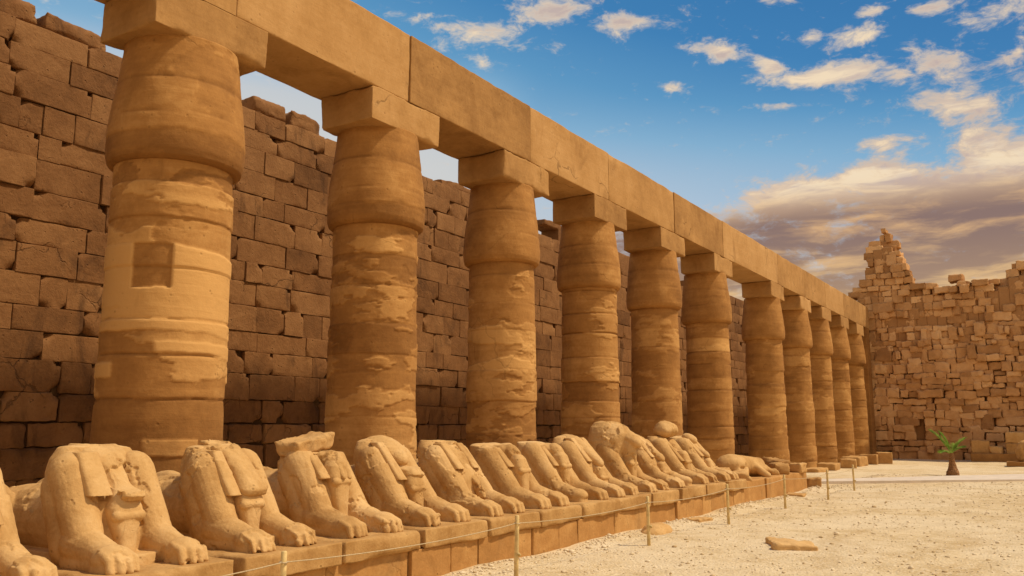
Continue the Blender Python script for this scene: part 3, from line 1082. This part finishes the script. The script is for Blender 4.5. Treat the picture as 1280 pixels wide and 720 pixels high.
def build_sphinx(k, o):
    y = o['y'] + (0.13 if k < 6 else 0.08)
    seed = 40 + k * 3
    t = thing('ram_sphinx', o['lab'], 'statue', (SX0, y, SZ0), random.Random(k).uniform(-0.02, 0.02), 'headless ram sphinxes lining the court')
    near = y < 11
    vox = 0.0115 if near else 0.017
    lean = o.get('lean', 0)
    V, N, Q = fuse(body_prims(o), vox, 2)
    # the break across the shoulders
    tp = o['top'] - 0.02
    br = tp + 0.025 * fbm(np.stack([V[:, 0] * 3, V[:, 1] * 3, V[:, 0] * 0 + seed], 1), seed, 4) + 0.05 * (V[:, 1]) * (-1 if k % 2 else 1)
    hard = o.get('flat', False)
    over = np.clip(V[:, 2] - br, 0, None)
    V[:, 2] = V[:, 2] - over * (0.97 if hard else 0.75)
    V, tn = weather(V, N, seed, 0.007, 0.018)
    tn = tn + 0.12 * sstep(over, 0.0, 0.02)
    link_mesh('body', V, Q, M_SPHINX, t, tn)
    # plinth carved with the statue
    rr = random.Random(k + 5)
    Vp, Qp = stone_block(1.62, 0.655, 0.115, 0.05 if near else 0.09, 0.035, 2.6, 0.012, 700 + k, 2.4, big=0.012)
    link_mesh('plinth', Vp + np.array([-1.56, 0, 0.095]), Qp, M_SPHINX, t, np.full(len(Vp), 0.40))

    def part(name, prims, voxel=vox, sm=2, amp=0.007, chunk=0.0, cut=None):
        V, N, Q = fuse(prims, voxel, sm)
        if cut:
            V = cut(V)
        V, tn = weather(V, N, seed + len(name), amp, chunk)
        return link_mesh(name, V, Q, M_SPHINX, t, tn)
    Ll, on = o['lap']
    cx = lambda z: front_x(max(z, 0.45), lean) - 0.075      # chest front between the arms
    if on:
        ztop = o['top'] - 0.05
        for s in ((-1, 1) if k in (0, 5, 8, 12) else (-1,)):
            yl = s * (0.215 if k != 1 else 0.23)
            part('lappet', [lappet(yl * (0.93 if k != 1 else 1), cx(ztop) + 0.05, ztop, cx(ztop - Ll) + 0.105, ztop - Ll, 0.085 if k != 1 else 0.115, 0.085)], 0.0095, 1, 0.005, 0.006)
    if o['st']:
        part('king_statuette', statuette(o['st'], -0.52 - 0.30 * (o['st'] - 0.45)), 0.0105, 1, 0.006, 0.014)
    hd = o['head']
    hx = cx(1.05)
    pr = []
    if hd == 'wedge':
        pr = [loft([(0.74, hx + 0.18, 0.02, 0.09, 0.09), (0.79, hx + 0.19, 0.02, 0.15, 0.13), (0.85, hx + 0.17, 0.02, 0.17, 0.14), (0.91, hx + 0.08, 0.02, 0.13, 0.12), (1.06, hx + 0.01, 0.0, 0.14, 0.14), (1.17, hx - 0.08, 0.0, 0.16, 0.22), (1.24, hx - 0.18, 0.0, 0.14, 0.20)], p=2.8),
              capsule((hx + 0.06, -0.11, 1.0), (hx + 0.10, -0.10, 0.86), 0.045, 0.04)]
    elif hd == 'split':
        pr = [loft([(0.72, hx + 0.18, 0.03, 0.09, 0.15), (0.77, hx + 0.18, 0.03, 0.14, 0.17), (0.95, hx + 0.12, 0.03, 0.15, 0.15), (1.10, hx + 0.04, 0.02, 0.16, 0.16), (1.21, hx - 0.06, 0.0, 0.16, 0.17), (1.26, hx - 0.15, 0, 0.13, 0.15)], p=2.4),
              capsule((hx + 0.0, -0.06, 1.2), (hx + 0.14, 0.1, 0.86), 0.07, 0.09), sphere_prim((hx + 0.20, 0.17, 0.80), (0.07, 0.06, 0.05))]
    elif hd == 'nub':
        pr = [sphere_prim((hx + 0.20, 0.03, 0.99), (0.13, 0.14, 0.15)), loft([(0.76, hx + 0.14, 0.03, 0.14, 0.13), (1.0, hx + 0.06, 0.02, 0.20, 0.14), (1.12, hx - 0.05, 0.0, 0.20, 0.15)], p=2.5),
              capsule((hx + 0.27, -0.03, 1.06), (hx + 0.30, -0.02, 0.84), 0.035, 0.04), capsule((hx + 0.25, 0.10, 1.05), (hx + 0.28, 0.09, 0.84), 0.035, 0.04)]
    elif hd == 'dome':
        pr = [sphere_prim((hx - 0.12, 0.02, 1.10), (0.30, 0.27, 0.21)), sphere_prim((hx + 0.10, 0.02, 1.02), (0.14, 0.14, 0.12)),
              loft([(0.76, hx + 0.2, 0.03, 0.12, 0.12), (0.80, hx + 0.19, 0.03, 0.19, 0.17), (0.87, hx + 0.17, 0.03, 0.18, 0.17), (0.90, hx + 0.1, 0.02, 0.12, 0.12)], p=3)]
    elif hd == 'muzzle':
        pr = [sphere_prim((hx - 0.12, 0.0, 1.10), (0.26, 0.22, 0.19)), capsule((hx - 0.02, 0, 1.10), (hx + 0.26, 0.02, 0.80), 0.17, 0.105), sphere_prim((hx + 0.28, 0.02, 0.80), (0.09, 0.11, 0.10)),
              sphere_prim((hx + 0.1, -0.15, 1.04), (0.06, 0.05, 0.05)), sphere_prim((hx + 0.1, 0.15, 1.04), (0.06, 0.05, 0.05))]
    elif hd == 'hump':
        pr = [loft([(0.6, hx - 0.32, 0, 0.36, 0.40), (0.9, hx - 0.20, 0, 0.40, 0.42), (1.15, hx - 0.06, 0, 0.42, 0.41), (1.30, hx + 0.04, 0, 0.42, 0.37), (1.42, hx + 0.08, 0, 0.37, 0.30), (1.50, hx + 0.08, 0, 0.26, 0.19), (1.53, hx + 0.08, 0, 0.14, 0.10)], p=2.3),
              capsule((hx + 0.25, 0, 1.30), (hx + 0.47, 0.02, 1.16), 0.19, 0.15), capsule((hx + 0.30, 0, 1.1), (hx + 0.12, 0, 0.70), 0.17, 0.15)]
    elif hd == 'knob':
        pr = [sphere_prim((hx + 0.06, 0.0, 1.14), (0.17, 0.16, 0.13)), sphere_prim((hx + 0.0, 0, 0.97), (0.18, 0.18, 0.14)), capsule((hx + 0.02, 0, 0.95), (hx + 0.27, 0, 0.78), 0.13, 0.09)]
    if o.get('stub'):
        pr = [loft([(z, cx(z) + d, yy, hx_, hy_) for z, d, yy, hx_, hy_ in ((0.42, 0.06, 0.06, 0.07, 0.05), (0.58, 0.07, 0.06, 0.10, 0.07), (0.80, 0.05, 0.03, 0.10, 0.12), (0.95, 0.03, 0.0, 0.12, 0.17), (1.2, 0.02, 0.0, 0.12, 0.20))], p=3)]
    for P_, F_ in pr:
        if not o.get('stub'):
            P_[:, 0] += (1.05 - P_[:, 2]) * 0.5
    if pr:
        part('broken_head', pr, 0.0105 if near else 0.015, 1, 0.014, 0.034)
    return t


for k, o in enumerate(SPHINX):
    build_sphinx(k, o)

# ------------------------------------------------------------------ pedestals
def build_pedestals():
    ys = [o['y'] for o in SPHINX]
    js = [1.35, 2.60] + [(a + b) / 2 - 0.06 for a, b in zip(ys[:-1], ys[1:])] + [20.62, 22.4, 24.2, 26.6]
    names = ['sphinx cut off at the left edge', 'broad chested nearest sphinx', 'sphinx with the diagonally split face', 'sphinx carrying the rock slab',
             'domed sphinx with the shelf like chin', 'flat sheared sphinx', 'small sphinx with the smooth knob', 'sphinx with the knob topped pillar', 'sphinx with the battered downward muzzle', 'tall hump headed sphinx',
             'low sphinx right of the tall hump headed one', 'sphinx carrying the round boulder', 'knobbly last upright sphinx']
    rr = random.Random(3)
    for k in range(1, len(js) - 1):
        a, b = js[k], js[k + 1]
        i = k - 1
        hz = 0.2025 if i < 13 else 0.28
        lab = ('ochre stone pedestal block under the ' + names[i]) if i < 13 else ('low ochre pedestal under the heap of broken sphinx remains', 'low ochre pedestal with grey fragments on top, second from the end of the row', 'last low ochre pedestal at the far end of the sphinx row')[i - 13]
        t = thing('pedestal', lab, 'pedestal', (-8.2, (a + b) / 2, 0), 0, 'stone pedestals under the sphinxes')
        dx = rr.uniform(-0.025, 0.02)
        hy = (b - a) / 2 - 0.012
        near = a < 12
        # two or three facing stones per pedestal
        cuts = [-hy, hy * rr.uniform(-0.25, 0.3), hy] if rr.random() < 0.55 else [-hy, hy]
        for q in range(len(cuts) - 1):
            w = (cuts[q + 1] - cuts[q]) / 2
            V, Q = stone_block(0.30, w - 0.003, hz, 0.05 if near else 0.09, 0.02, 2.2, 0.012, 800 + 7 * k + q, 2.2, big=0.012)
            link_mesh('facing_stone', V + np.array([1.28 + dx + rr.uniform(-.006, .006), (cuts[q] + cuts[q + 1]) / 2, hz - 0.02]), Q, M_PED, t, np.full(len(V), rr.gauss(0.5, 0.08)))
        V, Q = stone_block(1.25, hy, hz - 0.01, 0.3, 0.03, 1, 0.01, 860 + k)
        link_mesh('core', V + np.array([-0.275 + dx, 0, hz - 0.03]), Q, M_PED, t, np.full(len(V), 0.4))


build_pedestals()

# ------------------------------------------------------------------ loose stones
def rock(name, label, cat, loc, h, rot=(0, 0, 0), seed=1, mat=None, r=0.08, group=None, big=0.10, cell=0.06, tone=0.5):
    V, Q = stone_block(h[0], h[1], h[2], cell, r, 1.8, 0.03, seed, 2.0 / max(h), big=big * max(h))
    V = V @ rot3(*rot).T
    return tag(link_mesh(name, V, Q, mat or M_RUBBLE, None, np.full(len(V), tone), loc=loc), label, cat, group)


def lump(name, label, cat, loc, prims, seed, tone, mat=None, amp=0.018):
    V, N, Q = fuse(prims, 0.022, 2)
    V, tn = weather(V, N, seed, amp, 0.02)
    return tag(link_mesh(name, V, Q, mat or M_RUBBLE, None, tn + tone - 0.5, loc=loc), label, cat)


rock('rock_slab', 'loose angular rock slab lying tilted on the flat topped sphinx', 'rock', (SX0 - 1.22, 7.62, SZ0 + 1.205), (0.17, 0.34, 0.085), (R(10), R(4), R(6)), 11, r=0.03, big=0.10, cell=0.035)
lump('boulder', 'round boulder resting on top of a flat sphinx', 'boulder', (SX0 - 1.20, 18.80, SZ0 + 1.20), [sphere_prim((0, 0, 0.17), (0.24, 0.32, 0.20)), sphere_prim((0.06, 0.16, 0.16), (0.20, 0.22, 0.16)), sphere_prim((0.0, -0.15, 0.14), (0.22, 0.2, 0.15))], 12, 0.5, M_SPHINX)
rock('flat_stone', 'flat brown stone lying alone on the open gravel at right', 'rock', (-3.72, 13.75, 0.025), (0.30, 0.40, 0.055), (0, R(2), R(25)), 13, r=0.05, big=0.14, cell=0.035, tone=0.68)
lump('boulder', 'pale rounded stone half buried beside the third rope post, against the pedestals', 'boulder', (-6.17, 14.35, 0.0), [sphere_prim((0, 0, 0.02), (0.24, 0.42, 0.17)), sphere_prim((0.03, -0.2, 0.0), (0.22, 0.28, 0.14))], 14, 0.62)
rock('flat_stone', 'small pale stone on the gravel just right of the half buried rounded one', 'rock', (-6.2, 16.5, 0.015), (0.14, 0.28, 0.06), (0, 0, R(-8)), 15, r=0.06, cell=0.05, tone=0.62)
rock('flat_stone', 'flat pinkish slab lying in front of the last low pedestal', 'rock', (-6.3, 24.0, 0.03), (0.22, 0.42, 0.05), (0, R(3), R(8)), 16, r=0.03, cell=0.06)
rock('stone_lump', 'brown stone lump at the very end of the sphinx row', 'rock', (-6.55, 27.0, 0.14), (0.20, 0.32, 0.2), (0, 0, R(12)), 17, r=0.1, cell=0.06, tone=0.4)

# stones along the foot of the far columns
FOOT = [(-9.05, 37.3, .42, .55, .10, 'low pale block at the column foot, nearest of the blocks beyond the sphinx row'),
        (-8.95, 39.6, .40, .75, .17, 'long brown block at the column foot, left of the pinkish block'),
        (-8.62, 42.0, .34, .40, .22, 'pinkish block at the column foot right of the long brown block'),
        (-8.85, 44.6, .42, .70, .24, 'squared brown block in front of the second farthest columns'),
        (-8.7, 47.3, .40, .60, .25, 'darker squared block between the brown and the reddish block'),
        (-8.15, 48.3, .34, .36, .30, 'reddish cube like block at the right end of the column foot stones')]
for k, (x, y, hx, hy, hz, lab) in enumerate(FOOT):
    rock('fallen_block', lab, 'block', (x, y, hz - 0.03), (hx, hy, hz), (0, 0, R((-8, 5, 12, -4, 6, 18)[k])), 60 + k, r=0.05, big=0.05, cell=0.1, group='fallen blocks at the foot of the columns', tone=(0.55, 0.4, 0.5, 0.45, 0.35, 0.45)[k])

# ledge and blocks at the foot of the ruined wall
V, Q = stone_block(2.05, 0.75, 0.24, 0.2, 0.04, 2, 0.02, 91)
tag(link_mesh('stone_ledge', V, Q, M_PED, None, np.full(len(V), 0.35), loc=(-2.6, 54.3, 0.21)), 'long low stone ledge at the foot of the ruined wall, blocks lying on it', 'ledge')
LED = [(-4.2, 54.3, .45, .40, .36, .44, 'squared orange block at the left end of the ledge'),
       (-3.42, 54.1, .30, .34, .20, .44, 'small pale block on the ledge right of the squared orange one'),
       (-2.35, 54.35, .62, .45, .28, .44, 'long lower block on the ledge with another block stacked on it'),
       (-2.35, 54.35, .58, .42, .30, 1.01, 'pale capped block stacked on the long block of the ledge'),
       (-1.05, 54.2, .52, .45, .34, .44, 'block at the right end of the ledge, partly behind the big rounded block')]
for k, (x, y, hx, hy, hz, zb, lab) in enumerate(LED):
    rock('loose_block', lab, 'block', (x, y, zb + hz - 0.01), (hx, hy, hz), (0, 0, R((4, -12, 2, -5, 9)[k])), 110 + k, r=0.06, big=0.06, cell=0.11, group='blocks on the ledge by the ruined wall', tone=(0.45, 0.6, 0.4, 0.6, 0.5)[k])
lump('loose_block', 'big rounded block on a dark slab at the right edge', 'block', (-1.55, 48.6, 0.2), [loft([(0.0, 0, 0, 0.62, 0.45), (0.15, 0, 0, 0.72, 0.52), (0.6, 0, 0, 0.74, 0.54), (0.9, 0.03, 0, 0.62, 0.48), (1.02, 0.05, 0, 0.40, 0.36)], p=3.2)], 121, 0.5, amp=0.035)
rock('stone_slab', 'dark flat slab under the big rounded block at the right edge', 'slab', (-1.7, 48.4, 0.10), (1.0, 0.7, 0.12), (0, 0, R(3)), 122, mat=M_PED, r=0.04, big=0.03, cell=0.14, tone=0.25)

# loose blocks crowning the enclosure wall
TOPS = [(6.95, 8.70, .50, .21, 7, 'tilted loose block on the wall top at the upper left corner of the picture'),
        (8.20, 8.70, .58, .17, -2, 'ribbed loose block on the wall top, left of the nearest capital'),
        (12.72, 8.70, .48, .20, 3, 'rounded loose block on the wall top, first right of the nearest capital'),
        (13.85, 8.70, .46, .19, -4, 'loose block on the wall top seen just left of the second capital'),
        (19.9, 8.70, .85, .10, 2, 'long loose block on the wall top seen between the second and third capitals'),
        (25.6, 8.70, .6, .10, -3, 'loose block on the wall top seen between the third and fourth capitals')]
for k, (y, z, hy, hz, tl, lab) in enumerate(TOPS):
    rock('wall_top_block', lab, 'block', (WX - 0.38, y, z + hz - 0.015), (0.34, hy, hz), (R(tl), 0, R(tl)), 150 + k, mat=M_WALL, r=0.08, big=0.07, cell=0.08, group='loose blocks along the wall top', tone=0.62)

# heap of broken sphinx remains on the low pedestals
def build_remains():
    t = thing('broken_sphinx', 'crouching headless remains of a broken sphinx beyond the last upright one', 'statue', (-7.2, 22.75, 0.54))
    pr = [capsule((-0.1, -0.9, 0.33), (0.0, 0.9, 0.28), 0.27, 0.2), sphere_prim((-0.1, -0.95, 0.32), (0.4, 0.45, 0.30)), capsule((0.1, 0.1, 0.3), (0.45, 0.25, 0.03), 0.12, 0.09),
          capsule((0.05, 0.9, 0.25), (0.4, 1.25, 0.05), 0.13, 0.1), sphere_prim((-0.1, 0.6, 0.18), (0.45, 0.7, 0.2)), capsule((0.1, -1.2, 0.18), (0.5, -1.5, 0.03), 0.12, 0.08)]
    V, N, Q = fuse(pr, 0.03, 3)
    V, tn = weather(V, N, 9, 0.015, 0.04)
    link_mesh('body', V, Q, M_SPHINX, t, tn)
    tag(t, group='statue remains beyond the upright sphinxes')
    fr = [(-7.35, 20.95, .24, .3, .16, 'small rounded fragment next to the last upright sphinx'), (-7.0, 21.5, .2, .42, .12, 'long pale fragment lying in front of the broken sphinx remains'),
          (-6.95, 24.7, .22, .28, .15, 'pinkish grey fragment right of the broken sphinx remains'), (-7.2, 25.4, .25, .3, .2, 'upright grey fragment on the last low pedestal'),
          (-6.9, 26.1, .2, .32, .13, 'pale fragment at the end of the last low pedestal')]
    for k, (x, y, hx, hy, hz, lab) in enumerate(fr):
        rock('statue_fragment', lab, 'fragment', (x, y, 0.53 + hz), (hx, hy, hz), (R(8 * (k % 2)), 0, R(20 * k)), 170 + k, r=0.09, big=0.14, cell=0.06, group='fragments on the low pedestals', tone=(0.5, 0.6, 0.4, 0.3, 0.6)[k])


build_remains()

# ------------------------------------------------------------------ rope barrier
POSTS = [(-5.9, 1.85), (-5.8, 5.45), (-5.76, 9.13), (-5.62, 12.75), (-5.57, 16.35), (-5.56, 20.2), (-5.30, 23.2), (-5.39, 26.85)]
POST_LAB = ['rope post outside the left edge', 'nearest rope post, its top just showing at the bottom of the picture', 'slim cream rope post in front of the flat sheared sphinx pedestal', 'slim rope post beside the half buried rounded stone',
            'slim rope post in front of the pedestals of the last upright sphinxes', 'slim rope post in front of the broken sphinx remains', 'thin rope post just past the end of the sphinx row', 'farthest rope post, in front of the pale path']


def tube(path, r, n=8):
    path = [np.array(p, float) for p in path]
    pts, F = [], []
    for i, p in enumerate(path):
        a = path[max(0, i - 1)]
        b = path[min(len(path) - 1, i + 1)]
        d = (b - a) / (np.linalg.norm(b - a) + 1e-9)
        up = np.array([0, 0, 1.0]) if abs(d[2]) < 0.9 else np.array([1.0, 0, 0])
        e1 = np.cross(d, up)
        e1 /= np.linalg.norm(e1)
        e2 = np.cross(d, e1)
        rr = r[i] if isinstance(r, (list, tuple, np.ndarray)) else r
        for k in range(n):
            th = 2 * np.pi * k / n
            pts.append(p + rr * (math.cos(th) * e1 + math.sin(th) * e2))
    for i in range(len(path) - 1):
        for k in range(n):
            k2 = (k + 1) % n
            F.append((i * n + k, i * n + k2, (i + 1) * n + k2, (i + 1) * n + k))
    F.append(tuple(reversed(range(n))))
    F.append(tuple((len(path) - 1) * n + k for k in range(n)))
    return np.array(pts), F


def build_fence():
    for k, (x, y) in enumerate(POSTS):
        rr = random.Random(k)
        t = thing('rope_post', POST_LAB[k], 'post', (x, y, 0), 0, 'slim posts carrying the barrier rope')
        lx, ly = rr.uniform(-.012, .012), rr.uniform(-.012, .012)
        V, F = tube([(0, 0, -0.15), (lx * .3, ly * .3, 0.2), (lx * .7, ly * .7, 0.5), (lx, ly, 0.742), (lx, ly, 0.752)], [0.028, 0.027, 0.0265, 0.026, 0.019], 12)
        link_mesh('pole', V, F, M_POST, t)
        V, F = tube([(lx + 0.012 * math.cos(a) + 0.026 * math.cos(a), ly + 0.038 * math.sin(a), 0.66 + 0.004 * math.sin(3 * a)) for a in np.linspace(0, 2 * np.pi, 14)], 0.007, 6)
        link_mesh('rope_knot', V, F, M_ROPE, t)
        V, F = tube([(0.028, -0.02, 0.30), (0.045, -0.005, 0.31), (0.045, 0.02, 0.29), (0.028, 0.03, 0.28)], 0.014, 6)
        link_mesh('hook', V, F, M_POST, t)
    path = []
    for a, b in zip(POSTS[:-1], POSTS[1:]):
        for t in np.linspace(0, 1, 13)[:-1]:
            sag = 0.045 * 4 * t * (1 - t)
            path.append((a[0] + (b[0] - a[0]) * t + 0.03 * (1 - abs(2 * t - 1)) ** 0.3, a[1] + (b[1] - a[1]) * t, 0.66 - sag))
    path.append((POSTS[-1][0], POSTS[-1][1], 0.66))
    V, F = tube(path, 0.0055, 6)
    tag(link_mesh('barrier_rope', V, F, M_ROPE), 'thin pale rope strung from post to post along the sphinxes', 'rope')


build_fence()

# ------------------------------------------------------------------ young palm
def build_palm():
    t = thing('young_palm', 'small young palm with green fronds and a flared brown trunk', 'palm', (-3.95, 37.9, 0))
    zz = np.linspace(-0.1, 0.85, 26)
    nt = 28
    th = np.linspace(0, 2 * np.pi, nt, endpoint=False)
    T, Z = np.meshgrid(th, zz, indexing='ij')
    T, Z = T.ravel(), Z.ravel()
    rr = np.interp(Z, [-0.1, 0.1, 0.35, 0.7, 0.85], [0.24, 0.21, 0.12, 0.08, 0.05])
    saw = (Z * 11 + T / (2 * np.pi) * 3) % 1
    rr = rr * (1 + 0.16 * saw) + 0.02 * vnoise(np.stack([np.cos(T) * 3, np.sin(T) * 3, Z * 8], 1), 4)
    V = np.stack([np.cos(T) * rr, np.sin(T) * rr, Z], 1)
    nzz = len(zz)
    a, b = np.meshgrid(np.arange(nt), np.arange(nzz - 1), indexing='ij')
    a, b = a.ravel(), b.ravel()
    Q = np.stack([a * nzz + b, ((a + 1) % nt) * nzz + b, ((a + 1) % nt) * nzz + b + 1, a * nzz + b + 1], 1)
    link_mesh('trunk', V, Q, M_LEAFDRY, t)
    rs = random.Random(4)
    fr = [(212, 68, 1.25), (200, 80, 0.95), (32, 66, 0.85), (42, 50, 0.62), (130, 70, 0.6), (300, 66, 0.55), (214, 38, 0.42)]
    for azd, eld, L in fr:
        az_, el_ = R(azd), R(eld)
        pts = []
        p = np.array([0, 0, 0.80])
        e = el_
        n = 14
        for i in range(n):
            pts.append(p.copy())
            d = np.array([math.cos(az_) * math.cos(e), math.sin(az_) * math.cos(e), math.sin(e)])
            p = p + d * L / n
            e -= R(90 - eld) * 0.06 + R(1.5)
        side = np.array([-math.sin(az_), math.cos(az_), 0])
        V, F = tube(pts, list(np.linspace(0.016, 0.004, n)), 5)
        V = list(V)
        for i in range(3, n):
            for s in (-1, 1):
                for h in (0, 0.5):
                    q = pts[i] if h == 0 or i == n - 1 else 0.5 * (pts[i] + pts[i + 1])
                    d = pts[min(i + 1, n - 1)] - pts[i - 1]
                    d = d / np.linalg.norm(d)
                    l = 0.26 * math.sin(math.pi * min(1, (i - 1) / n * 0.9 + 0.1)) * rs.uniform(0.8, 1.1) + 0.05
                    dirn = d * 0.75 + side * s * 0.62 + np.array([0, 0, rs.uniform(-0.05, 0.25)])
                    dirn /= np.linalg.norm(dirn)
                    wv = np.cross(dirn, side * s + np.array([0, 0, 0.4]))
                    wv = wv / (np.linalg.norm(wv) + 1e-6) * 0.013
                    k0 = len(V)
                    V += [q - wv, q + wv, q + dirn * l * 0.6 + wv * 0.8, q + dirn * l, q + dirn * l * 0.6 - wv * 0.8]
                    F.append((k0, k0 + 1, k0 + 2, k0 + 3, k0 + 4))
        link_mesh('frond', np.array(V), F, M_LEAF, t, smooth=False)


build_palm()

# ------------------------------------------------------------------ gravel
def build_gravel():
    rs = np.random.default_rng(99)
    n = 15000
    base, Fb = sphere_prim((0, 0, 0), (1, 1, 1), nu=6, nv=4)
    nb = len(base)
    y = 5.5 + 32 * rs.random(n) ** 1.7
    x = -6.55 + (9.5 + 0.1 * y) * rs.random(n)
    # a band of grit gathered against the pedestals
    m = rs.random(n) < 0.16
    x[m] = -6.5 + np.abs(rs.normal(0, 0.22, m.sum()))
    s = np.clip(np.exp(rs.normal(-4.75, 0.45, n)), 0.004, 0.035) * (1 + 0.02 * y)
    Vs = base[None] * (1 + 0.35 * (rs.random((n, nb, 1)) - 0.5)) * s[:, None, None] * np.stack([rs.uniform(0.7, 1.4, n), rs.uniform(0.7, 1.4, n), rs.uniform(0.4, 0.8, n)], 1)[:, None]
    a = rs.random(n) * 6.28
    ca, sa = np.cos(a)[:, None], np.sin(a)[:, None]
    X = Vs[:, :, 0] * ca - Vs[:, :, 1] * sa + x[:, None]
    Y = Vs[:, :, 0] * sa + Vs[:, :, 1] * ca + y[:, None]
    Z = Vs[:, :, 2] + (gh(x, y) + s * 0.2)[:, None]
    V = np.stack([X, Y, Z], 2).reshape(-1, 3)
    # triangles and quads: keep all as quads (degenerate triangle split)
    tri = [f for f in Fb if len(f) == 3]
    qd = [f for f in Fb if len(f) == 4]
    allf = [(f[0], f[1], f[2]) for f in tri] + [(f[0], f[1], f[2]) for f in qd] + [(f[0], f[2], f[3]) for f in qd]
    Fa = np.array(allf)
    Q = (Fa[None] + (np.arange(n) * nb)[:, None, None]).reshape(-1, 3)
    tone = np.repeat(np.clip(rs.normal(0.68, 0.14, n), 0, 1), nb)
    tag(link_mesh('gravel', V, Q, M_GRAVEL, None, tone), 'loose pale gravel scattered over the court', 'gravel', kind='stuff')


M_GRAVEL = stone_mat('loose_gravel', (0.30, 0.19, 0.085), (0.52, 0.38, 0.20), (0.74, 0.62, 0.42), 3.0, bump=0.3, tone_amt=1.0, stain_amt=0.1)
build_gravel()
